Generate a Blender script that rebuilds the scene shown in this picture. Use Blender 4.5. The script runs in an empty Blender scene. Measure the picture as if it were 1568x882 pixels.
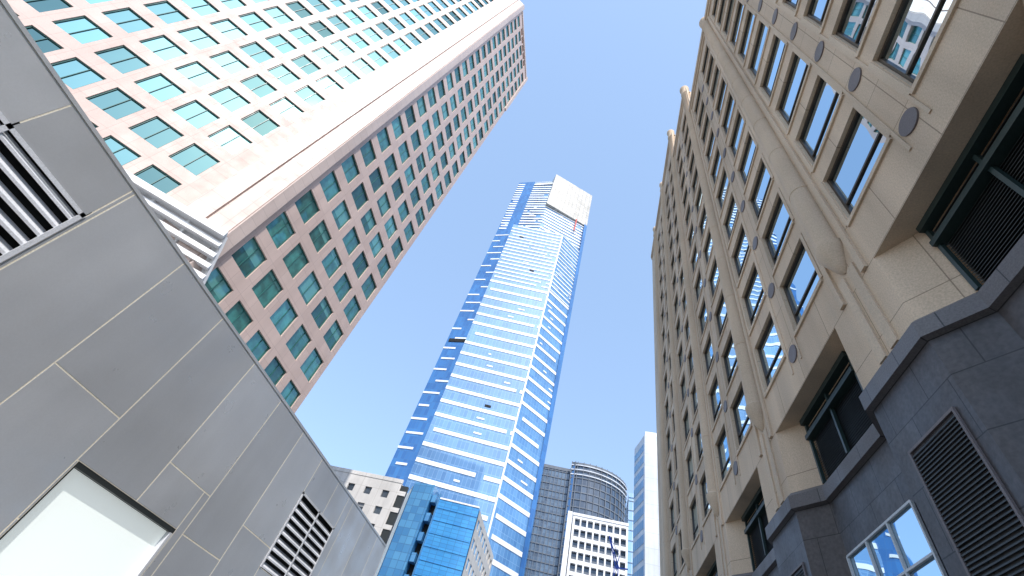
import bpy, math, random
from mathutils import Vector, Matrix
random.seed(11)
scene=bpy.context.scene
COL=scene.collection
# ---------------------------------------------------------------- materials
def newmat(name):
    m=bpy.data.materials.new(name); m.use_nodes=True
    nt=m.node_tree; nt.nodes.clear()
    out=nt.nodes.new('ShaderNodeOutputMaterial')
    return m,nt,out
def N(nt,t,**kw):
    n=nt.nodes.new(t)
    for k,v in kw.items(): setattr(n,k,v)
    return n
def c4(c): return (c[0],c[1],c[2],1)
def mixc(nt,bt,f,a,b):
    n=N(nt,'ShaderNodeMixRGB',blend_type=bt)
    for i,v in enumerate((f,a,b)):
        if isinstance(v,(int,float)): n.inputs[i].default_value=v
        elif isinstance(v,tuple): n.inputs[i].default_value=c4(v)
        else: nt.links.new(v,n.inputs[i])
    return n.outputs[0]
def math_(nt,op,a,b=0.0):
    n=N(nt,'ShaderNodeMath',operation=op)
    for i,v in enumerate((a,b)):
        if isinstance(v,(int,float)): n.inputs[i].default_value=v
        else: nt.links.new(v,n.inputs[i])
    return n.outputs[0]
def ramp(nt,f,a,b,ca,cb):
    n=N(nt,'ShaderNodeMapRange'); nt.links.new(f,n.inputs[0])
    n.inputs[1].default_value=a;n.inputs[2].default_value=b;n.inputs[3].default_value=ca;n.inputs[4].default_value=cb
    return n.outputs[0]
def noise(nt,vec,scale,detail=4,stretch=None):
    if stretch:
        mp=N(nt,'ShaderNodeMapping'); mp.inputs['Scale'].default_value=stretch
        nt.links.new(vec,mp.inputs[0]); vec=mp.outputs[0]
    n=N(nt,'ShaderNodeTexNoise'); n.inputs['Scale'].default_value=scale; n.inputs['Detail'].default_value=detail
    nt.links.new(vec,n.inputs['Vector']); return n.outputs['Fac']
def wall(name,c1,c2=None,jw=None,jh=None,mortar=0.012,jc=None,offset=0.0,rough=0.75,metal=0.0,speck=0.12,big=0.15,streak=0.12,bump=0.25,island=0.0,spec=0.5,speckscale=25,emit=0,warp=0):
    m,nt,out=newmat(name)
    L=nt.links
    tc=N(nt,'ShaderNodeTexCoord'); obj=tc.outputs['Object']; uv=tc.outputs['UV']
    p=N(nt,'ShaderNodeBsdfPrincipled'); L.new(p.outputs[0],out.inputs[0])
    h=None
    if jw:
        b=N(nt,'ShaderNodeTexBrick'); b.offset=offset; b.squash=1.0
        L.new(uv,b.inputs['Vector'])
        b.inputs['Color1'].default_value=c4(c1); b.inputs['Color2'].default_value=c4(c2 or c1)
        b.inputs['Mortar'].default_value=c4(jc or tuple(x*.45 for x in c1))
        b.inputs['Scale'].default_value=1; b.inputs['Mortar Size'].default_value=mortar
        b.inputs['Mortar Smooth'].default_value=0.1
        b.inputs['Brick Width'].default_value=jw; b.inputs['Row Height'].default_value=jh
        col=b.outputs['Color']; h=b.outputs['Fac']
    else:
        col=mixc(nt,'MIX',noise(nt,obj,.7),c1,c2 or c1)
    n1=ramp(nt,noise(nt,obj,speckscale,3),.3,.7,1-speck,1+speck)
    n2=ramp(nt,noise(nt,obj,.16,5),.3,.7,1-big,1+big)
    n3=ramp(nt,noise(nt,obj,.9,5,(1,1,.06)),.35,.7,1+streak*.4,1-streak)
    f=math_(nt,'MULTIPLY',math_(nt,'MULTIPLY',n1,n2),n3)
    if island>0:
        g=N(nt,'ShaderNodeNewGeometry')
        f=math_(nt,'MULTIPLY',f,ramp(nt,g.outputs['Random Per Island'],0,1,1-island,1+island))
    vm=N(nt,'ShaderNodeVectorMath',operation='SCALE'); L.new(col,vm.inputs[0]); L.new(f,vm.inputs['Scale'])
    L.new(vm.outputs[0],p.inputs['Base Color'])
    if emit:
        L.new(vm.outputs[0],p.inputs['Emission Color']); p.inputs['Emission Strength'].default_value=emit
    p.inputs['Metallic'].default_value=metal
    rr=ramp(nt,noise(nt,obj,1.1,4),.3,.7,max(rough-.1,.03),min(rough+.1,1)); L.new(rr,p.inputs['Roughness'])
    p.inputs['Specular IOR Level'].default_value=spec
    if warp:
        bp=N(nt,'ShaderNodeBump'); bp.inputs['Strength'].default_value=1; bp.inputs['Distance'].default_value=warp
        L.new(noise(nt,obj,.45,1),bp.inputs['Height']); L.new(bp.outputs[0],p.inputs['Normal'])
    elif bump>0:
        bp=N(nt,'ShaderNodeBump'); bp.inputs['Strength'].default_value=bump; bp.inputs['Distance'].default_value=.02
        hh=noise(nt,obj,speckscale,3)
        if h is not None: hh=math_(nt,'SUBTRACT',hh,math_(nt,'MULTIPLY',h,2.0))
        L.new(hh,bp.inputs['Height']); L.new(bp.outputs[0],p.inputs['Normal'])
    return m
def glass(name,dark,light,blindc,pblind=.4,ior=2.2,tint=(1,1,1),wob=.01,rough=.03,grid=None,wobscale=.5,gvar=.2,tmin=.6):
    """window glass: interior colour (with blinds pulled to random heights) under a coated reflecting pane"""
    m,nt,out=newmat(name); L=nt.links
    tc=N(nt,'ShaderNodeTexCoord'); uv=tc.outputs['UV']; obj=tc.outputs['Object']
    g=N(nt,'ShaderNodeNewGeometry'); r=g.outputs['Random Per Island']
    wn=N(nt,'ShaderNodeTexWhiteNoise',noise_dimensions='1D'); L.new(r,wn.inputs['W'])
    r2=wn.outputs['Value']
    col=mixc(nt,'MIX',r2,dark,light)
    sep=N(nt,'ShaderNodeSeparateXYZ'); L.new(uv,sep.inputs[0])
    nn=noise(nt,obj,1.3,3)
    col=mixc(nt,'MULTIPLY',.7,col,mixc(nt,'MIX',ramp(nt,nn,.35,.65,0,1),(.35,.4,.4),(1.3,1.3,1.3)))
    thr=ramp(nt,r,0,pblind,.15,1.0)
    msk=math_(nt,'GREATER_THAN',sep.outputs['Y'],thr)
    col=mixc(nt,'MIX',math_(nt,'MULTIPLY',msk,.85),col,blindc)
    if grid:
        b=N(nt,'ShaderNodeTexBrick'); b.offset=0
        L.new(uv,b.inputs['Vector']); b.inputs['Scale'].default_value=1
        b.inputs['Brick Width'].default_value=grid[0]; b.inputs['Row Height'].default_value=grid[1]
        b.inputs['Mortar Size'].default_value=grid[2]; b.inputs['Mortar Smooth'].default_value=0
        b.inputs['Color1'].default_value=c4(dark); b.inputs['Color2'].default_value=c4(light); b.inputs['Mortar'].default_value=c4(grid[3])
        n2=ramp(nt,noise(nt,obj,.05,3),.3,.7,1-gvar,1+gvar)
        vm=N(nt,'ShaderNodeVectorMath',operation='SCALE'); L.new(b.outputs['Color'],vm.inputs[0]); L.new(n2,vm.inputs['Scale'])
        col=vm.outputs[0]
    d=N(nt,'ShaderNodeBsdfPrincipled'); L.new(col,d.inputs['Base Color']); d.inputs['Roughness'].default_value=.6
    gl=N(nt,'ShaderNodeBsdfGlossy'); gl.inputs['Roughness'].default_value=rough
    if grid: gl.inputs['Color'].default_value=c4(tint)
    else:
        tv=N(nt,'ShaderNodeVectorMath',operation='SCALE'); tv.inputs[0].default_value=tint
        L.new(ramp(nt,r2,0,1,tmin,1.0),tv.inputs['Scale']); L.new(tv.outputs[0],gl.inputs['Color'])
    fr=N(nt,'ShaderNodeFresnel'); fr.inputs['IOR'].default_value=ior
    bp=N(nt,'ShaderNodeBump'); bp.inputs['Strength'].default_value=1; bp.inputs['Distance'].default_value=wob
    L.new(noise(nt,obj,wobscale,1),bp.inputs['Height']); L.new(bp.outputs[0],gl.inputs['Normal'])
    mx=N(nt,'ShaderNodeMixShader'); L.new(fr.outputs[0],mx.inputs[0]); L.new(d.outputs[0],mx.inputs[1]); L.new(gl.outputs[0],mx.inputs[2])
    L.new(mx.outputs[0],out.inputs[0])
    return m

M={}
M['pink']=wall('pink_granite',(.60,.455,.40),(.65,.50,.44),1.475,1.29,.012,(.46,.34,.30),rough=.55,speck=.08,big=.06,streak=.08)
M['pink_light']=wall('pale_granite',(.62,.50,.445),(.66,.535,.475),1.4,1.29,.014,(.46,.36,.32),rough=.5,speck=.06,big=.06,streak=.1)
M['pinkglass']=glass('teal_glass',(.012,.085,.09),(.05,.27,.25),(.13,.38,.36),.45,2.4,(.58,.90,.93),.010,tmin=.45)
M['sunglass']=glass('teal_glass_sun_side',(.006,.04,.04),(.04,.22,.20),(.10,.30,.27),.5,1.7,(.40,.76,.76),.010,tmin=.3)  # copy of the teal glass, darkened to offset bright sky reflections on the sunlit face
M['greenframe']=wall('green_frame',(.03,.13,.12),rough=.4,bump=0)
M['brown']=wall('brown_metal',(.16,.07,.05),rough=.5,bump=0)
M['sand']=wall('sandstone_precast',(.60,.46,.325),(.64,.495,.35),2.205,1.89,.014,(.32,.235,.16),rough=.8,speck=.14,big=.10,streak=.18)
M['sand_trim']=wall('sandstone_trim',(.64,.505,.365),(.58,.455,.325),rough=.8,speck=.12,big=.1,streak=.16)
M['disc']=wall('grey_disc',(.17,.145,.145),rough=.6)
M['stone']=wall('dark_basalt',(.066,.060,.062),(.092,.084,.085),1.45,1.3,.014,(.02,.018,.018),offset=.5,rough=.45,speck=.25,big=.25,streak=.3,speckscale=9)
M['ledge']=wall('basalt_ledge',(.12,.11,.11),(.14,.13,.13),1.45,5,.014,(.03,.03,.03),rough=.5,speck=.2)
M['dkgreen']=wall('dark_green_metal',(.025,.045,.042),rough=.4,bump=0)
M['bronze']=wall('bronze_frame',(.06,.045,.032),rough=.4,bump=0)
M['black']=wall('black_void',(.008,.009,.009),rough=.8,bump=0)
M['dkslat']=wall('dark_slat',(.03,.034,.032),rough=.45,bump=0)
M['rglass']=glass('blue_reflective_glass',(.015,.07,.16),(.05,.16,.30),(.26,.36,.48),.3,4.8,(.70,.88,1),.012,.012,tmin=.75)
M['whiteframe']=wall('white_frame',(.6,.62,.63),rough=.4,bump=0,streak=.05)
M['panel']=wall('grey_metal_panel',(.54,.555,.575),(.58,.595,.615),rough=.36,metal=.30,speck=.02,big=.10,streak=.06,island=.08,warp=.05)
M['seam']=wall('panel_seam',(.95,.88,.72),rough=.7,bump=0)
M['slatlight']=wall('pale_slat',(.74,.76,.80),rough=.45,metal=0,bump=0)
M['glowpanel']=wall('white_panel',(.86,.93,.91),rough=.6,bump=0,big=.02,streak=.02,speck=.01,emit=.45)  # emission added to lift the panel's brightness; no known source behind it
M['white']=wall('white_paint',(.80,.80,.80),rough=.5,bump=0,streak=.08,big=.05)
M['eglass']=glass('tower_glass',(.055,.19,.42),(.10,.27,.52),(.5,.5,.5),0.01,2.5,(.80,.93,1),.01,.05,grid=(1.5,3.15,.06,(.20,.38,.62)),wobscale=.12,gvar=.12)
M['eshade']=glass('tower_dark_glass',(.012,.10,.32),(.03,.17,.44),(.5,.5,.5),0.01,2.0,(.55,.8,1),.01,.05,grid=(1.5,3.15,.05,(.05,.15,.34)),wobscale=.12,gvar=.12)  # tower glass with the shade of the side turned from the sun coloured in
M['eband']=wall('white_band',(.84,.86,.88),rough=.4,bump=0,streak=.04,big=.03,island=.08)
M['gold']=wall('pale_gold_plate',(.44,.42,.37),(.55,.53,.48),3,3.2,.18,(.30,.30,.29),rough=.4,metal=.1,speck=.03,bump=0)
M['red']=wall('red_paint',(.6,.06,.03),rough=.5,bump=0)
M['cream']=wall('cream_render',(.62,.59,.55),(.65,.62,.58),4.2,3.6,.04,(.48,.45,.41),rough=.8,bump=.1)
M['dkwin']=glass('dark_window',(.01,.015,.02),(.05,.06,.07),(.3,.3,.3),.15,1.6)
M['bluegl']=glass('bright_blue_glass',(.02,.24,.58),(.035,.31,.68),(.5,.5,.5),.01,1.7,(.6,.85,1),.02,.08,grid=(1.2,.6,.035,(.02,.17,.42)),wobscale=.2)
M['bluegl2']=glass('mid_blue_glass',(.03,.20,.46),(.09,.34,.62),(.5,.5,.5),.01,2.2,(.8,.95,1),.02,.05,grid=(1.2,1.2,.05,(.04,.18,.38)),wobscale=.2)
M['greygl']=glass('grey_glass',(.02,.045,.085),(.07,.13,.20),(.5,.5,.5),.01,1.9,(.7,.85,1),.02,.06,grid=(1.5,1.65,.10,(.10,.14,.19)),wobscale=.2)
M['greygl2']=glass('grey_glass_dark',(.010,.022,.045),(.05,.08,.125),(.5,.5,.5),.01,1.8,(.7,.85,1),.02,.05,grid=(1.9,3.3,.10,(.09,.11,.14)),wobscale=.2)
M['greyband']=wall('grey_concrete_band',(.13,.155,.19),rough=.6,bump=0,island=.12)
M['palewall']=wall('pale_wall',(.62,.66,.71),(.65,.69,.74),3,3.3,.06,(.50,.55,.62),rough=.6,bump=0)
M['paleblue']=glass('pale_blue_glass',(.2,.38,.58),(.26,.44,.62),(.5,.5,.5),.01,2,(.9,.95,1),.01,.05,grid=(1.5,3.3,.08,(.5,.58,.66)))
M['asphalt']=wall('asphalt',(.05,.05,.052),rough=.9,speck=.3)
M['pave']=wall('paving',(.25,.24,.23),(.28,.27,.26),.6,.6,.008,(.12,.12,.12),offset=.5,rough=.85)
M['ground']=wall('ground_concrete',(.18,.18,.17),rough=.9)
M['paint']=wall('road_paint',(.75,.75,.72),rough=.7,bump=0)
M['cranblue']=wall('blue_paint',(.02,.08,.45),rough=.4,bump=0)

# ---------------------------------------------------------------- builder
class Bld:
    def __init__(s,name):
        s.e=bpy.data.objects.new(name,None); COL.objects.link(s.e); s.p={}
        s.e.empty_display_size=1
        s.frame((0,0),(1,0),(0,-1))
    def frame(s,O,U,Nn=None):
        s.O=Vector((O[0],O[1],0)); s.U=Vector((U[0],U[1],0)).normalized()
        if Nn is None: Nn=(s.U.y,-s.U.x)
        s.Nn=Vector((Nn[0],Nn[1],0)).normalized(); return s
    def P(s,u,z,d=0): # d = depth inwards
        v=s.O+s.U*u-s.Nn*d; return Vector((v.x,v.y,z))
    def quad(s,part,mat,pts,uv):
        q=s.p.setdefault((part,mat),([],[],[]))
        b=len(q[0]); q[0].extend(pts); q[1].append(tuple(range(b,b+len(pts)))); q[2].extend(uv)
    def wq(s,part,mat,u0,u1,z0,z1,d=0,uv01=False):
        pts=[s.P(u0,z0,d),s.P(u1,z0,d),s.P(u1,z1,d),s.P(u0,z1,d)]
        uv=[(0,0),(1,0),(1,1),(0,1)] if uv01 else [(u0,z0),(u1,z0),(u1,z1),(u0,z1)]
        s.quad(part,mat,pts,uv)
    def box(s,part,mat,u0,u1,z0,z1,d0,d1):
        q=s.p.setdefault((part,mat),([],[],[])); b=len(q[0])
        c=[(u,z,d) for d in (d0,d1) for z in (z0,z1) for u in (u0,u1)]
        q[0].extend([s.P(*k) for k in c])
        F=[(0,1,3,2,'f'),(4,6,7,5,'f'),(0,2,6,4,'s'),(1,5,7,3,'s'),(0,4,5,1,'t'),(2,3,7,6,'t')]
        for f in F:
            q[1].append(tuple(b+i for i in f[:4]))
            for i in f[:4]:
                u,z,d=c[i]
                q[2].append((u,z) if f[4]=='f' else (d,z) if f[4]=='s' else (u,d))
    def prism(s,part,mat,poly,z0,z1,cap=True,bottom=False):
        n=len(poly); acc=0
        for i in range(n):
            a=poly[i];b=poly[(i+1)%n]; l=math.dist(a,b)
            s.quad(part,mat,[Vector((a[0],a[1],z0)),Vector((b[0],b[1],z0)),Vector((b[0],b[1],z1)),Vector((a[0],a[1],z1))],
                   [(acc,z0),(acc+l,z0),(acc+l,z1),(acc,z1)]); acc+=l
        if cap: s.quad(part,mat,[Vector((a[0],a[1],z1)) for a in poly],[(a[0],a[1]) for a in poly])
        if bottom: s.quad(part,mat,[Vector((a[0],a[1],z0)) for a in reversed(poly)],[(a[0],a[1]) for a in reversed(poly)])
    def facade(s,wm,uw,zw,umin,umax,zmin,zmax,depth=.35,gm='dkwin',fm=None,fw=.07,mull=None,transom=None,wp='walls'):
        ub=[umin]
        for a,b in uw: ub+=[a,b]
        ub.append(umax)
        zb=[zmin]
        for a,b in zw: zb+=[a,b]
        zb.append(zmax)
        for j in range(len(zb)-1):
            if j%2==0:
                s.wq(wp,wm,umin,umax,zb[j],zb[j+1]); continue
            for i in range(len(ub)-1):
                if i%2==0: s.wq(wp,wm,ub[i],ub[i+1],zb[j],zb[j+1]); continue
                u0,u1,z0,z1=ub[i],ub[i+1],zb[j],zb[j+1]
                s.wq('glazing',gm,u0,u1,z0,z1,depth,True)
                D=depth
                s.quad(wp,wm,[s.P(u0,z0),s.P(u0,z0,D),s.P(u0,z1,D),s.P(u0,z1)],[(u0,z0),(u0+D,z0),(u0+D,z1),(u0,z1)])
                s.quad(wp,wm,[s.P(u1,z0),s.P(u1,z0,D),s.P(u1,z1,D),s.P(u1,z1)],[(u1,z0),(u1+D,z0),(u1+D,z1),(u1,z1)])
                s.quad(wp,wm,[s.P(u0,z0),s.P(u1,z0),s.P(u1,z0,D),s.P(u0,z0,D)],[(u0,z0+.1),(u1,z0+.1),(u1,z0+.1+D),(u0,z0+.1+D)])
                s.quad(wp,wm,[s.P(u0,z1),s.P(u1,z1),s.P(u1,z1,D),s.P(u0,z1,D)],[(u0,z1+.1),(u1,z1+.1),(u1,z1+.1+D),(u0,z1+.1+D)])
                if fm:
                    a=D-.07; b=D-.003; e=.002
                    s.box('frames',fm,u0+e,u0+fw,z0+e,z1-e,a,b); s.box('frames',fm,u1-fw,u1-e,z0+e,z1-e,a,b)
                    s.box('frames',fm,u0+fw,u1-fw,z0+e,z0+fw,a,b); s.box('frames',fm,u0+fw,u1-fw,z1-fw,z1-e,a,b)
                    if mull:
                        for t in mull:
                            uc=u0+(u1-u0)*t; s.box('frames',fm,uc-fw*.3,uc+fw*.3,z0+fw,z1-fw,a+.01,b)
                    if transom:
                        for t in transom:
                            zc=z0+(z1-z0)*t; s.box('frames',fm,u0+fw,u1-fw,zc-fw*.45,zc+fw*.45,a+.015,b)
    def louver(s,part,slat,u0,u1,z0,z1,pitch=.15,d0=0,d1=.14,back='black',tilt=.6,fill=.5):
        s.wq(part+'_back',back,u0,u1,z0,z1,d1+.03)
        z=z0+.02
        while z+pitch*fill<z1:
            h=pitch*fill
            a=[s.P(u0,z,d0),s.P(u1,z,d0),s.P(u1,z+h*.35,d0),s.P(u0,z+h*.35,d0)]
            s.quad(part,slat,a,[(u0,z),(u1,z),(u1,z+h),(u0,z+h)])
            b=[s.P(u0,z,d0),s.P(u1,z,d0),s.P(u1,z+h,d1),s.P(u0,z+h,d1)]
            s.quad(part,slat,b,[(u0,z),(u1,z),(u1,z+h),(u0,z+h)])
            c=[s.P(u0,z+h*.35,d0),s.P(u1,z+h*.35,d0),s.P(u1,z+h*1.35,d1),s.P(u0,z+h*1.35,d1)]
            s.quad(part,slat,c,[(u0,z),(u1,z),(u1,z+h),(u0,z+h)])
            z+=pitch
    def beam(s,part,mat,a,b,w):
        a=Vector(a);b=Vector(b);d=(b-a).normalized()
        x=d.cross(Vector((0,0,1)));
        if x.length<.01: x=Vector((1,0,0))
        x.normalize(); y=d.cross(x)
        q=s.p.setdefault((part,mat),([],[],[])); k=len(q[0])
        for p in (a,b):
            for sx,sy in ((-1,-1),(1,-1),(1,1),(-1,1)): q[0].append(p+x*sx*w/2+y*sy*w/2)
        for f in ((0,1,5,4),(1,2,6,5),(2,3,7,6),(3,0,4,7),(3,2,1,0),(4,5,6,7)):
            q[1].append(tuple(k+i for i in f)); q[2].extend([(0,0),(1,0),(1,1),(0,1)])
    def lathe(s,part,mat,cx,cy,prof,n=16,a0=0,a1=2*math.pi):
        for j in range(len(prof)-1):
            for i in range(n):
                t0=a0+(a1-a0)*i/n; t1=a0+(a1-a0)*(i+1)/n
                r0,z0=prof[j]; r1,z1=prof[j+1]
                s.quad(part,mat,[Vector((cx+r0*math.cos(t0),cy+r0*math.sin(t0),z0)),Vector((cx+r0*math.cos(t1),cy+r0*math.sin(t1),z0)),
                                 Vector((cx+r1*math.cos(t1),cy+r1*math.sin(t1),z1)),Vector((cx+r1*math.cos(t0),cy+r1*math.sin(t0),z1))],
                       [(r0*t0,z0),(r0*t1,z0),(r0*t1,z1),(r0*t0,z1)])
    def finish(s,smooth=()):
        names={}
        for (part,mat),(v,f,uv) in s.p.items():
            nm=part if part not in names else part+'_'+mat
            names[part]=1
            me=bpy.data.meshes.new(nm); me.from_pydata([tuple(x) for x in v],[],f)
            ul=me.uv_layers.new(name='UVMap')
            flat=[c for t in uv for c in t]; ul.data.foreach_set('uv',flat)
            me.materials.append(M[mat]); me.update()
            if part in smooth:
                import bmesh
                bm=bmesh.new(); bm.from_mesh(me); bmesh.ops.remove_doubles(bm,verts=bm.verts,dist=.001); bm.to_mesh(me); bm.free()
                me.shade_smooth()
                try: me.set_sharp_from_angle(angle=math.radians(35))
                except Exception: pass
            o=bpy.data.objects.new(nm,me); COL.objects.link(o); o.parent=s.e
        return s.e

# ================================================================ right sandstone building
R=Bld('sandstone_office_building'); R.frame((7,0),(0,1),(-1,0))
BAY=8.82; YC0=4.62; PIT=3.78; W0=15.12; WH=2.72
secs=[(-2,-17.43,17.85,54.6),(1,17.85,26.67,62.8),(2,26.67,50.0,71.5)]
for k0,ya,yb,roof in secs:
    uw=[]
    for k in range(-2,5):
        yc=YC0+BAY*k
        for o in (-1.95,1.95):
            a=yc+o-1.28; b=yc+o+1.28
            if a>ya and b<yb: uw.append((a,b))
    zw=[]
    j=0
    while W0+PIT*j+WH<roof-1.2:
        zw.append((W0+PIT*j,W0+PIT*j+WH)); j+=1
    R.facade('sand',uw,zw,ya,yb,13.2,roof,.20,'rglass','bronze',.09,None,(.34,))
    for (a,b) in uw:
        for (z0,z1) in zw:
            R.box('sills','sand_trim',a-.1,b+.1,z0-.16,z0-.003,-.07,-.003)
            for e0,e1 in ((a-.2,a-.03),(b+.03,b+.2)):
                R.box('jambs','sand_trim',e0,e1,z0+.003,z1,-.04,-.003)
    for k in range(-2,5):
        yc=YC0+BAY*k
        if not(ya<yc<yb): continue
        # recessed-looking raised strips running between the paired windows
        for s_ in (-1,1):
            R.box('centre_strips','sand_trim',yc+s_*.46-.05,yc+s_*.46+.05,14.0,roof-1.02,-.035,-.003)
        for (z0,z1) in zw:
            zc=z0-.50
            n=24; rr=.35
            pts=[R.P(yc+rr*math.cos(t*2*math.pi/n),zc+rr*math.sin(t*2*math.pi/n),-.045) for t in range(n)]
            R.quad('discs','disc',pts,[(p.y,p.z) for p in pts])
            for t in range(n):
                p,q=pts[t],pts[(t+1)%n]
                R.quad('discs','disc',[p,q,q+Vector((.05,0,0)),p+Vector((.05,0,0))],[(0,0)]*4)
    R.box('cornice','sand_trim',ya,yb,roof-.5,roof+.35,-.24,.6)
    R.box('cornice','sand_trim',ya,yb,roof-1.0,roof-.502,-.12,-.003)
    R.prism('body','sand',[(7.7,ya+.01),(7.7,yb-.01),(38,yb-.01),(38,ya+.01)],13.5,roof+.1)
R.quad('end_wall','sand',[Vector((7,50,0)),Vector((38,50,0)),Vector((38,50,71.5)),Vector((7,50,71.5))],[(0,0),(31,0),(31,72.5),(0,72.5)])
for y,za,zb in ((17.85,54.6,62.8),(26.67,62.8,71.5)):
    R.quad('end_wall','sand',[Vector((7,y,za)),Vector((38,y,za)),Vector((38,y,zb)),Vector((7,y,zb))],[(0,za),(31,za),(31,zb),(0,zb)])
for k in range(-2,5):
    y=YC0+BAY*(k+.5)
    roof=54.6 if y<17 else (62.8 if y<26 else 71.5)
    prof=[(.02,14.0),(.14,14.1),(.24,14.3),(.38,14.65),(.50,14.95),(.52,15.2),(.43,15.3),(.43,roof-1.6),(.50,roof-1.5),(.50,roof-1.2),(.43,roof-1.1),(.45,roof+.2),(.55,roof+.5),(.55,roof+.8),(.40,roof+1.2),(.05,roof+1.45)]
    R.lathe('pilasters','sand_trim',6.98,y,prof,20)
    z=15.2+PIT
    while z<roof-2:
        R.lathe('pilaster_joints','sand',6.98,y,[(.43,z-.04),(.445,z-.035),(.445,z+.03),(.43,z+.035)],20); z+=PIT
    for s_ in (-1,1):
        R.box('pilaster_strips','sand_trim',y+s_*.74-.12,y+s_*.74+.12,13.25,roof-1.0,-.09,-.003)
    for s_ in (-1,1):
        R.box('pilaster_feet','sand_trim',y+s_*.3-.17,y+s_*.3+.17,10.75,13.95,-.06,-.003)
def plan(off):
    pts=[]
    for k in range(-3,5):
        yc=YC0+BAY*k+.2
        pts+=[(7-off,yc-3.05+off*.4),(7.75-off,yc-2.05+off*.4),(7.75-off,yc+2.05-off*.4),(7-off,yc+3.05-off*.4)]
    return [p for p in pts if -18<p[1]<50]+[(7-off,50)]
def strip(part,mat,pl,z0,z1,skip=None):
    acc=0
    for i in range(len(pl)-1):
        a,b=pl[i],pl[i+1]; l=math.dist(a,b)
        if not(skip and abs(a[0]-b[0])<.01 and a[0]>7.3):
            R.quad(part,mat,[Vector((a[0],a[1],z0)),Vector((b[0],b[1],z0)),Vector((b[0],b[1],z1)),Vector((a[0],a[1],z1))],[(acc,z0),(acc+l,z0),(acc+l,z1),(acc,z1)])
        acc+=l
p0=plan(0); strip('stone_base','stone',p0,0,10.05)
strip('ledge','ledge',plan(.16),10.1,10.55); 
pa,pb=plan(0),plan(.16)
for z,zz in ((10.05,10.1),(10.72,10.55)):
    for i in range(len(pa)-1):
        a,b,c,d=pa[i],pa[i+1],pb[i+1],pb[i]
        R.quad('ledge','ledge',[Vector((a[0],a[1],z)),Vector((b[0],b[1],z)),Vector((c[0],c[1],zz)),Vector((d[0],d[1],zz))],[(0,0),(1,0),(1,.1),(0,.1)])
strip('lower_walls','sand',p0,10.72,13.2,True)
for k in range(-2,5):
    yc=YC0+BAY*k+.2
    R.quad('soffit','sand_trim',[Vector((7,yc-3.05,13.2)),Vector((7,yc+3.05,13.2)),Vector((7.75,yc+2.05,13.2)),Vector((7.75,yc-2.05,13.2))],[(0,0),(6,0),(5,.7),(1,.7)])
    a,b=yc-2.05,yc+2.05
    R.box('vent_frames','dkgreen',a,b,13.0,13.19,.55,.8)
    R.louver('vent_band','dkslat',a+.05,b-.05,12.55,13.0,.11,.78,.92)
    R.box('vent_frames','dkgreen',a,b,12.38,12.55,.58,.85)
    R.louver('vents','dkslat',a+.1,b-.1,10.75,12.38,.085,.80,.9)
    for u in (a+.05,(a+b)/2,b-.05): R.box('vent_frames','dkgreen',u-.05,u+.05,10.72,13.0,.68,.79)
    z0,z1=3.6,8.35
    nu=3;nz=4
    for i in range(nu):
        for jj in range(nz):
            w_=(b-a-.3)/nu; h_=(z1-z0)/nz
            R.wq('shop_glazing','rglass',a+.15+w_*i,a+.15+w_*(i+1),z0+h_*jj,z0+h_*(jj+1),.72,True)
    for i in range(nu+1):
        u=a+.15+(b-a-.3)*i/nu; R.box('shop_frames','whiteframe',u-.03,u+.03,z0,z1,.64,.71)
    for i in range(nz+1):
        z=z0+(z1-z0)*i/nz; R.box('shop_frames','whiteframe',a+.15,b-.15,z-.028,z+.028,.645,.708)
    yp=yc+BAY/2-.1
    R.box('pier_vent_frame','disc',yp-.9,yp-.84,3.0,8.56,-.05,-.003); R.box('pier_vent_frame','disc',yp+.84,yp+.9,3.0,8.56,-.05,-.003)
    R.box('pier_vent_frame','disc',yp-.84,yp+.84,8.5,8.56,-.05,-.003)
    R.louver('pier_vent','dkslat',yp-.84,yp+.84,3,8.5,.085,-.045,-.02,'black')
R.finish(smooth=('pilasters',))

# ================================================================ grey metal clad building (left foreground)
G=Bld('metal_clad_building'); G.frame((-12,0),(0,1),(1,0))
XG=12.; zt=9.12
sd_=-.009
G.wq('seams','seam',-12,28.1,8.0,zt,sd_)
G.wq('seams','seam',4.33,28.1,7.6,8.0,sd_)
G.wq('seams','seam',4.33,17.62,4.24,7.6,sd_); G.wq('seams','seam',21.4,28.1,4.24,7.6,sd_)
G.wq('seams','seam',-12,4.33,0,5.45,sd_)
G.wq('seams','seam',4.33,8.9,0,4.24,sd_); G.wq('seams','seam',12.9,28.1,0,4.24,sd_)
G.wq('seams','seam',17.62,21.4,4.24,4.75,sd_)
sp=2.2; j0=4.43-sp*7
holes=[(-6.6,4.33,5.45,7.84),(8.9,12.9,1.0,4.24),(17.62,21.4,4.75,7.6)]
g=.019
y=j0
edges=[]
while y<28.0: edges.append(y); y+=sp
edges.append(28.1)
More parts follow.
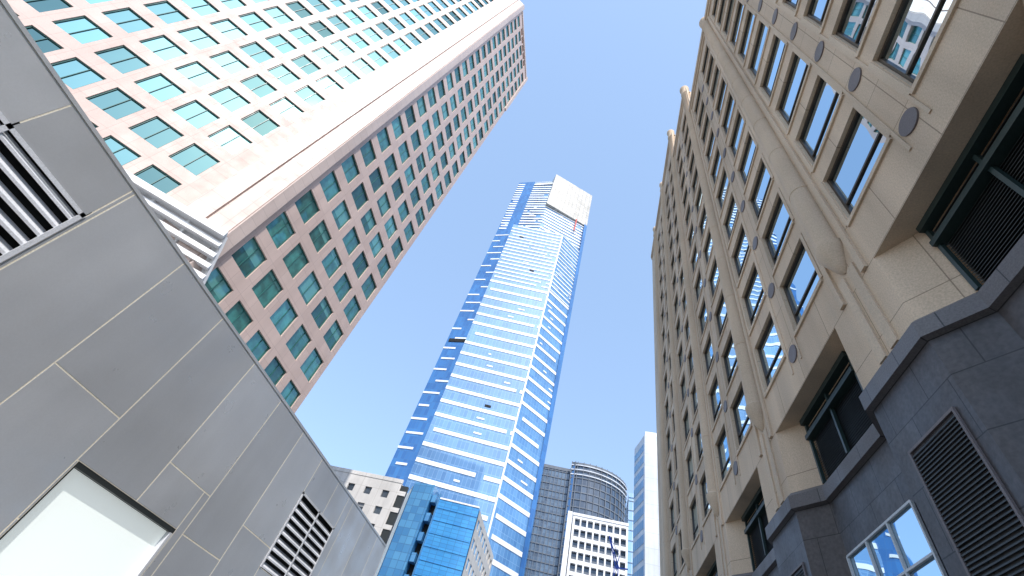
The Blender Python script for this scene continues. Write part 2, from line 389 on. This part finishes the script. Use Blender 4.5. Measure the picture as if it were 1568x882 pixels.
for i in range(len(edges)-1):
    a,b=edges[i],edges[i+1]
    cuts=[0,zt]
    if i%2==0: cuts+=[5.38, 1.9]
    else: cuts+=[4.24,2.9]
    segs=[]
    cuts=sorted(cuts)
    for c in range(len(cuts)-1):
        rects=[(a,b,cuts[c],cuts[c+1])]
        for h in holes:
            nr=[]
            for (ra,rb,rc,rd) in rects:
                if rb<=h[0]+.02 or ra>=h[1]-.02 or rd<=h[2]+.02 or rc>=h[3]-.02: nr.append((ra,rb,rc,rd)); continue
                if ra<h[0]: nr.append((ra,h[0],rc,rd))
                if rb>h[1]: nr.append((h[1],rb,rc,rd))
                m0,m1=max(ra,h[0]),min(rb,h[1])
                if rc<h[2]: nr.append((m0,m1,rc,h[2]))
                if rd>h[3]: nr.append((m0,m1,h[3],rd))
            rects=nr
        segs+=rects
    for (ra,rb,rc,rd) in segs:
        if rb-ra<.06 or rd-rc<.06: continue
        G.box('panels','panel',ra+g,rb-g,rc+g,rd-g,-.013,.009)
G.box('coping','panel',-12,28.1,zt+.002,zt+.1,-.03,.5)
h=holes[0]
G.louver('upper_louvre','slatlight',h[0],h[1],h[2],h[3],.34,-.02,.12,'black',fill=.56)
for u in (h[1]-.06,h[0]+.06,4.43-sp-.0): G.box('louvre_frame','slatlight',u-.05,u+.05,h[2],h[3],-.04,-.022)
G.box('louvre_frame','slatlight',h[0],h[1],h[3]-.1,h[3],-.04,-.022)
h=holes[2]
G.louver('lower_louvre','slatlight',h[0],h[1],h[2],h[3],.30,-.02,.12,'black',fill=.56)
for u in (h[1]-.05,h[0]+.05,(h[0]+h[1])/2): G.box('louvre_frame','slatlight',u-.05,u+.05,h[2],h[3],-.04,-.022)
G.box('louvre_frame','slatlight',h[0],h[1],h[3]-.08,h[3],-.04,-.022)
h=holes[1]
G.wq('glow_panel','glowpanel',h[0],h[1],h[2],h[3],.16)  # plain white panel in the recess, brightened by added glow
G.box('sign_frame','dkslat',h[0],h[1],h[3]-.12,h[3],-.0,.158)
G.box('sign_frame','slatlight',h[1]-.10,h[1],h[2],h[3]-.12,-.0,.158)
G.box('sign_frame','dkslat',h[0],h[0]+.05,h[2],h[3]-.12,-.0,.158)
G.prism('body','panel',[(-12.2,-12),(-12.2,28.05),(-22,28.05),(-22,-12)],0,9.0)
G.finish()

# ================================================================ pink granite tower
K=Bld('pink_granite_tower')
Z1=19.07; FP=3.87; HW=1.27
zw=[(Z1+FP*i-HW,Z1+FP*i+HW) for i in range(-4,27)]
TOP=124.4
K.frame((-27,15),(0,1),(1,0))
K.facade('pink',[(2.7+3.15*c-1.12,2.7+3.15*c+1.12) for c in range(5)],zw,.0,17.2,0,121.15,.2,'pinkglass','greenframe',.08,(.5,))
K.facade('pink',[(4.6,13.2)],[(121.7,123.3)],0,17.2,121.15,TOP,.6,'brown')
for i in range(4): K.box('crown_fins','pink_light',6.2+1.8*i,6.4+1.8*i,121.7,123.3,.0,.59)
K.box('corner_pier','pink_light',16.5,17.2,100.,TOP+.9,-.25,-.003)
K.box('corner_pier','pink_light',.0,.95,0,TOP+1.2,-.35,-.003)
K.box('parapet','pink_light',.96,16.49,TOP-.6,TOP+.25,-.18,.5)
K.frame((-29.7,13.6),(-1,-1),(1,-1))
K.facade('pink',[(2.83+2.95*c-1.08,2.83+2.95*c+1.08) for c in range(13)],zw,0,41,0,TOP,.16,'sunglass','greenframe',.08,(.5,))
K.box('parapet','pink_light',0,41,TOP-.6,TOP+.3,-.18,.5)
poly=[(-29.9,13.8),(-29.35,13.25),(-28.95,12.85),(-28.0,13.8),(-28.15,13.95),(-27.95,14.15),(-27.8,14.0),(-26.85,14.95),(-27.3,15.2)]
K.prism('corner_column','pink_light',poly,0,TOP+1.2)
K.prism('body','pink',[(-27.9,16),(-27.9,32.1),(-70,32.1),(-70,-15),(-59.9,-15.3),(-31.2,13.5)],0,TOP-.3)
K.finish()

C=Bld('white_slatted_canopy')
P1=Vector((-31.0,10.0,21.0));P2=Vector((-26.0,14.6,21.3));P3=Vector((-26.2,16.8,17.0));P4=Vector((-31.8,11.2,16.7))
n=6
for i in range(n+1):
    t=i/n
    a=P1.lerp(P4,t); b=P2.lerp(P3,t)
    C.beam('slats','white',a,b,.36 if 0<i<n else .5)
for t in (0,.33,.66,1): C.beam('rafters','white',P1.lerp(P2,t)+Vector((-.15,.15,.1)),P4.lerp(P3,t)+Vector((-.15,.15,.1)),.22)
for t in (0.1,.5,.9): C.beam('struts','white',P4.lerp(P3,t),P4.lerp(P3,t)+Vector((-2,1,-7)),.3)
o=Vector((-.25,.25,.1))
C.quad('deck','white',[P1+o,P2+o,P3+o,P4+o],[(0,0),(6,0),(6,3),(0,3)])
C.finish()

# ================================================================ tall blue skyscraper
E=Bld('blue_glass_skyscraper')
Lp=(-62,141);Cp=(-31.5,146.5);Rp=(-20,160)
E.prism('shaft','eglass',[Lp,Cp,Rp,(-24,185),(-60,180),(-66,150)],0,224)
E.prism('side_shaft','eshade',[(-73.2,146.5),(-61.0,145.2),(-58,175),(-70,178)],0,290)  # side's shade comes from its darker glass colour
E.prism('upper_shaft','eglass',[(-72.9,147.3),(-47,145.5),(-20.3,160.9),(-30,185),(-69,185)],223,288)
gA=(-46.6,143.2); gB=(-19.7,160.0)
E.prism('gold_crown','gold',[gA,gB,(gB[0]-6,gB[1]+14),(gA[0]-7,gA[1]+13)],256,299,True,True)
E.prism('crown_side','eband',[(-72.5,147.1),(-47.5,144.6),(-50,160),(-70,162)],286.5,288.3)
def bands(A,B,z0,z1,pitch,h,mode,part):
    E.frame(A,(B[0]-A[0],B[1]-A[1])); Lh=math.dist(A,B)
    z=z0;k=0
    while z<z1:
        if mode=='main':
            u=random.choice([0,0,0,0,random.uniform(0,3)])
            while u<Lh-.5:
                l=random.uniform(13,34); e=min(u+l,Lh)
                E.box(part,'eband',u,e,z,z+h,-.2,-.003); u=e+random.choice([.2,.2,1.5,3])
            if random.random()<.45:
                u=random.uniform(0,Lh-4); E.box(part,'eband',u,u+random.uniform(1,3.5),z+pitch/2,z+pitch/2+h*.45,-.18,-.003)
        elif mode=='short':
            l=random.uniform(.35,.75)*Lh
            s0=0 if k%2 else random.uniform(0,Lh-l)
            E.box(part,'eband',s0,s0+l,z,z+h,-.2,-.003)
        z+=pitch;k+=1
bands(Lp,Cp,4,170,6.3,1.5,'main','main_bands')
bands(Lp,Cp,172,223,3.15,.85,'main','main_bands')
bands(Cp,Rp,6,170,6.3,1.5,'main','right_bands')
bands(Cp,Rp,172,223,3.15,.8,'main','right_bands')
bands((-73.2,146.5),(-61.0,145.2),4,222,6.3,.9,'short','side_bands')
bands((-72.9,146.3),(-47,145.4),226,286,3.15,1.3,'main','upper_bands')
bands((-47,145.4),(-20.3,160.8),226,256,3.15,1.2,'main','upper_bands')
E.prism('corner_fin','eband',[(Cp[0]-.2,Cp[1]-.3),(Cp[0]+.3,Cp[1]-.15),(Cp[0]+.3,Cp[1]+.3),(Cp[0]-.3,Cp[1]+.2)],0,222)
E.prism('edge_fin','eshade',[(Rp[0]-1.2,Rp[1]-1.9),(Rp[0]+.3,Rp[1]-.6),(Rp[0]+.3,Rp[1]+1),(Rp[0]-1,Rp[1]+1)],0,256)
E.prism('red_line','red',[(-27.0,155.0),(-26.4,155.4),(-26.6,155.9),(-27.2,155.5)],243,257)
for z in (95,183,212):
    E.frame(Lp,(Cp[0]-Lp[0],Cp[1]-Lp[1])); u=random.uniform(4,22); E.box('plant_vents','black',u,u+2.5,z,z+.9,-.26,-.21)
E.frame((-73.2,146.5),(12,-1.3)); E.box('plant_vents','black',1,10,128,130,-.26,-.21)
for x,y,w,hh in ((-68,150,3,3),(-62,150,5,2),(-56,151,3,4),(-52,150,2,2.5)):
    E.prism('rooftop_plant','greyband',[(x,y),(x+w,y),(x+w,y+4),(x,y+4)],288,288+hh)
for i in range(12):
    x=-72+i*2.1; E.beam('roof_rail','eband',(x,147.2,288),(x,147.2,291),.25)
E.beam('roof_rail','eband',(-72,147.2,291),(-49,145.4,291),.3)
E.finish()

# ================================================================ cream building with small windows
W=Bld('cream_apartment_building'); W.frame((-66,90),(1,0),(0,-1))
zw=[(37-3.4*i-1.5-1.0,37-3.4*i-1.0) for i in range(10)][::-1]
W.facade('cream',[(1.5+4.1*c,1.5+4.1*c+1.6) for c in range(6)],zw,0,25.6,0,38.5,.35,'dkwin',None)
W.box('parapet','cream',0,25.6,38.0,38.8,-.1,.4)
W.frame((-40.4,90),(1,0.0),(0,-1))
W.box('dark_strip','dkslat',.02,1.6,0,37.6,.1,.8)
for i in range(11):
    W.box('dark_strip_bands','cream',.02,1.65,1.5+3.4*i,2.4+3.4*i,-.05,.09)
W.prism('body','cream',[(-66,90.5),(-40.4,90.5),(-40.4,110),(-66,110)],0,38)
W.finish()

# ================================================================ bright blue glass buildings
Bb=Bld('blue_glass_office')
Bb.prism('left_wing','bluegl2',[(-31.6,75.5),(-27.6,75),(-27.4,84),(-33.5,90)],0,32.8)
Bb.prism('left_return','bluegl2',[(-33.6,79),(-31.75,75.6),(-31.8,90)],0,32.2)
Bb.prism('slot','black',[(-27.5,76.5),(-25.9,76.5),(-25.9,88),(-27.5,88)],0,31)
Bb.prism('right_wing','bluegl',[(-25.8,74.6),(-18.7,75.2),(-18.7,90),(-26,90)],0,30.5)
for i in range(10):
    z=2+3.1*i; Bb.prism('slot_balconies','bluegl2',[(-27.5,75.2),(-26.6,74.9),(-26.5,77),(-27.5,77)],z,z+1.3,True,True)
Bb.frame((-25.8,74.6),(7.1,.6))
for i in range(15): Bb.box('fins','bluegl',0,7.1,1+2*i,1.10+2*i,-.08,-.003)
Bb.box('coping','eband',0,7.1,30.5,30.75,-.1,.3)
Bb.box('fin_v','bluegl2',-.1,.1,0,31.2,-.5,0)
Bb.finish()
Ww=Bld('white_window_block'); Ww.frame((-18.6,75.4),(0,1),(1,0))
zw=[(29.2-2.95*i-1.5,29.2-2.95*i) for i in range(9)][::-1]
Ww.facade('cream',[(1+2.6*c,1+2.6*c+1.4) for c in range(8)],zw,0,21.5,0,30.3,.3,'dkwin',None)
Ww.prism('body','cream',[(-19.1,75.5),(-19.1,96.9),(-27,96.9),(-27,91)],0,30)
Ww.finish()

# ================================================================ distant towers
def tower(name,poly,z,gm,bandm,pitch,bh,faces,proud=.3):
    T=Bld(name); T.prism('shaft',gm,poly,0,z)
    for i in faces:
        a,b=poly[i],poly[(i+1)%len(poly)]; T.frame(a,(b[0]-a[0],b[1]-a[1])); Lh=math.dist(a,b)
        zz=pitch
        while zz<z: T.box('floor_bands',bandm,0,Lh,zz,zz+bh,-proud,-.003); zz+=pitch
        T.box('roof_edge',bandm,0,Lh,z-.9,z+.6,-proud-.02,.3)
    return T
T1=tower('grey_glass_tower',[(-26,200),(-11.6,201),(-11,225),(-30,225)],104,'greygl','greyband',3.3,.35,[0])
T1.frame((-26,200),(14.4,1))
for i in range(9): T1.box('mullion_fins','greyband',.4+1.7*i,.62+1.7*i,0,103,-.5,-.31)
T1.prism('rooftop_plant','greyband',[(-22,205),(-15,205),(-15,212),(-22,212)],104,105.5)
T1.finish()
arc=[(-12.5,204),(-9.6,197)]
for i in range(13):
    t=math.radians(-106+ i*7.8); arc.append((-5.5+21*math.cos(t)*1.0,217+20*math.sin(t)))
arc+= [(15,225),(-12,225)]
T2=tower('curved_grey_tower',arc,106,'greygl2','greyband',3.3,.45,list(range(1,14)),.3)
T2.prism('crown','greyband',[(-5.5+16*math.cos(math.radians(-110+i*12)),217+15*math.sin(math.radians(-110+i*12))) for i in range(10)]+[(8,226),(-10,226)],106,109)
for i in range(1,14):
    p=arc[i]; T2.prism('fins','greyband',[(p[0]-.15,p[1]-.5),(p[0]+.15,p[1]-.5),(p[0]+.15,p[1]+.1),(p[0]-.15,p[1]+.1)],0,107)
for zb_ in (100.5,102.8,105.0):
    for i in range(1,14):
        a,b=arc[i],arc[i+1]; T2.frame(a,(b[0]-a[0],b[1]-a[1])); T2.box('crown_bands','palewall',0,math.dist(a,b),zb_,zb_+.45,-.6,-.34)
T2.finish()
T3=Bld('white_grid_building'); T3.frame((-6.0,150),(1,.02))
zw=[(3.3*i+.75,3.3*i+2.95) for i in range(1,19)]
T3.facade('white',[(.7+2.1*c,.7+2.1*c+1.6) for c in range(8)],zw,0,17.6,0,63.6,1.1,'greygl2',None)
T3.box('roof_edge','white',-.1,17.7,63.2,64.0,-.2,.6)
T3.box('left_blade','white',-1.8,-.3,0,64.2,-.1,3)
for i in range(18): T3.box('balconies','greyband',.7,17,3.3*i+.9,3.3*i+1.5,.35,.45)
T3.prism('body','palewall',[(-7.6,151.5),(11.6,151.6),(11.6,170),(-7.6,170)],0,63)
T3.finish()
T5=tower('blue_slab_tower',[(12.2,160),(14.6,160),(15,175),(12.2,175)],78,'paleblue','paleblue',3.3,.3,[0]); T5.finish()
T4=Bld('white_slab_tower')
T4.prism('shaft','palewall',[(12.2,110),(20,110),(20,125),(10.3,118)],0,71.5)
T4.frame((10.3,118),(1.9,-8)); 
for i in range(21): T4.box('side_bands','paleblue',.3,7.8,1+3.3*i,3+3.3*i,-.1,-.003)
T4.prism('crown','white',[(12.4,110.3),(19,110.3),(19,122),(12.4,120)],71.5,72.8)
T4.finish()

# crane
Q=Bld('tower_crane')
mx,my=7.2,130.0
for dx in (-.5,.5):
    for dy in (-.5,.5): Q.beam('mast','cranblue',(mx+dx,my+dy,0),(mx+dx,my+dy,44),.18)
for i in range(22):
    z=2*i; s1=-.5 if i%2 else .5
    Q.beam('mast','cranblue',(mx+s1,my-.5,z),(mx-s1,my-.5,z+2),.12)
Q.beam('jib','cranblue',(mx,my,43.5),(mx-2.2,my-1,51),.2); Q.beam('jib','cranblue',(mx+.7,my,44),(mx-2.2,my-1,51),.2)
for i in range(7):
    t=i/7; a=Vector((mx,my,43.5)).lerp(Vector((mx-2.2,my-1,51)),t); b=Vector((mx+.7,my,44)).lerp(Vector((mx-2.2,my-1,51)),t+.1)
    Q.beam('jib','cranblue',a,b,.1)
Q.beam('counter_jib','cranblue',(mx,my,44),(mx+3,my+1,44.5),.3); Q.beam('apex','cranblue',(mx,my,44),(mx+.8,my,47),.2); Q.beam('tie','cranblue',(mx+.8,my,47),(mx-2.2,my-1,51),.08)
Q.finish()

# ================================================================ ground
def sheet(name,mat,x0,x1,y0,y1,z,h=0):
    if h: v=[(x0,y0,z-h),(x1,y0,z-h),(x1,y1,z-h),(x0,y1,z-h),(x0,y0,z),(x1,y0,z),(x1,y1,z),(x0,y1,z)];f=[(4,5,6,7),(0,1,5,4),(1,2,6,5),(2,3,7,6),(3,0,4,7)]
    else: v=[(x0,y0,z),(x1,y0,z),(x1,y1,z),(x0,y1,z)];f=[(0,1,2,3)]
    me=bpy.data.meshes.new(name); me.from_pydata(v,[],f); ul=me.uv_layers.new()
    for p in me.polygons:
        for li in p.loop_indices:
            c=me.vertices[me.loops[li].vertex_index].co; ul.data[li].uv=(c.x,c.y)
    me.materials.append(M[mat]); o=bpy.data.objects.new(name,me); COL.objects.link(o); return o
sheet('ground','ground',-3000,3000,-3000,3000,0)
sheet('road','asphalt',-8,3,-300,140,.004)
sheet('pavement','pave',-12,-8,-300,140,.13,.13)
sheet('pavement','pave',3,7,-300,140,.13,.13)
bl=Bld('road_markings')
for i in range(-20,34):
    bl.quad('dashes','paint',[Vector((-2.6,i*4,.008)),Vector((-2.45,i*4,.008)),Vector((-2.45,i*4+2,.008)),Vector((-2.6,i*4+2,.008))],[(0,0)]*4)
bl.finish()

# ================================================================ light + sky
sx,sy=.42,-.93; EL=math.radians(48)
hn=math.hypot(sx,sy); sd=Vector((sx/hn*math.cos(EL),sy/hn*math.cos(EL),math.sin(EL)))
sun=bpy.data.lights.new('sun','SUN'); sun.energy=4.5; sun.angle=math.radians(.5); sun.color=(1,.95,.89)
so=bpy.data.objects.new('sun',sun); so.rotation_euler=sd.to_track_quat('Z','Y').to_euler(); COL.objects.link(so)
w=bpy.data.worlds.new("World"); scene.world=w; w.use_nodes=True; nt=w.node_tree
bg=nt.nodes['Background']; sk=nt.nodes.new('ShaderNodeTexSky'); sk.sky_type='NISHITA'; sk.sun_disc=False
sk.sun_elevation=EL; sk.sun_rotation=math.atan2(sx,sy); sk.air_density=1.0; sk.dust_density=1.5; sk.ozone_density=1.5; sk.altitude=0
# thin bright summer haze added over the clear-sky model
hz=N(nt,'ShaderNodeMixRGB',blend_type='ADD'); hz.inputs[0].default_value=1
nt.links.new(sk.outputs[0],hz.inputs[1]); hz.inputs[2].default_value=(1.85,2.75,4.2,1)
nt.links.new(hz.outputs[0],bg.inputs[0]); bg.inputs[1].default_value=.15

# ================================================================ camera
cam=bpy.data.cameras.new('camera'); cam.sensor_width=36; cam.lens=36*662/1568; cam.clip_end=6000; cam.clip_start=.05
co=bpy.data.objects.new('camera',cam); COL.objects.link(co)
Rv=Vector((.9713,.0821,.2234)).normalized(); Fv=Vector((-.2233,.6393,.7359)).normalized()
Uv=Rv.cross(Fv)  ; Uv.normalize(); Rv=Fv.cross(Uv)
mt=Matrix((Rv,Uv,-Fv)).transposed().to_4x4(); mt.translation=Vector((0,0,1.6))
co.matrix_world=mt; scene.camera=co
scene.view_settings.view_transform='Standard'; scene.view_settings.look='None'; scene.view_settings.exposure=0
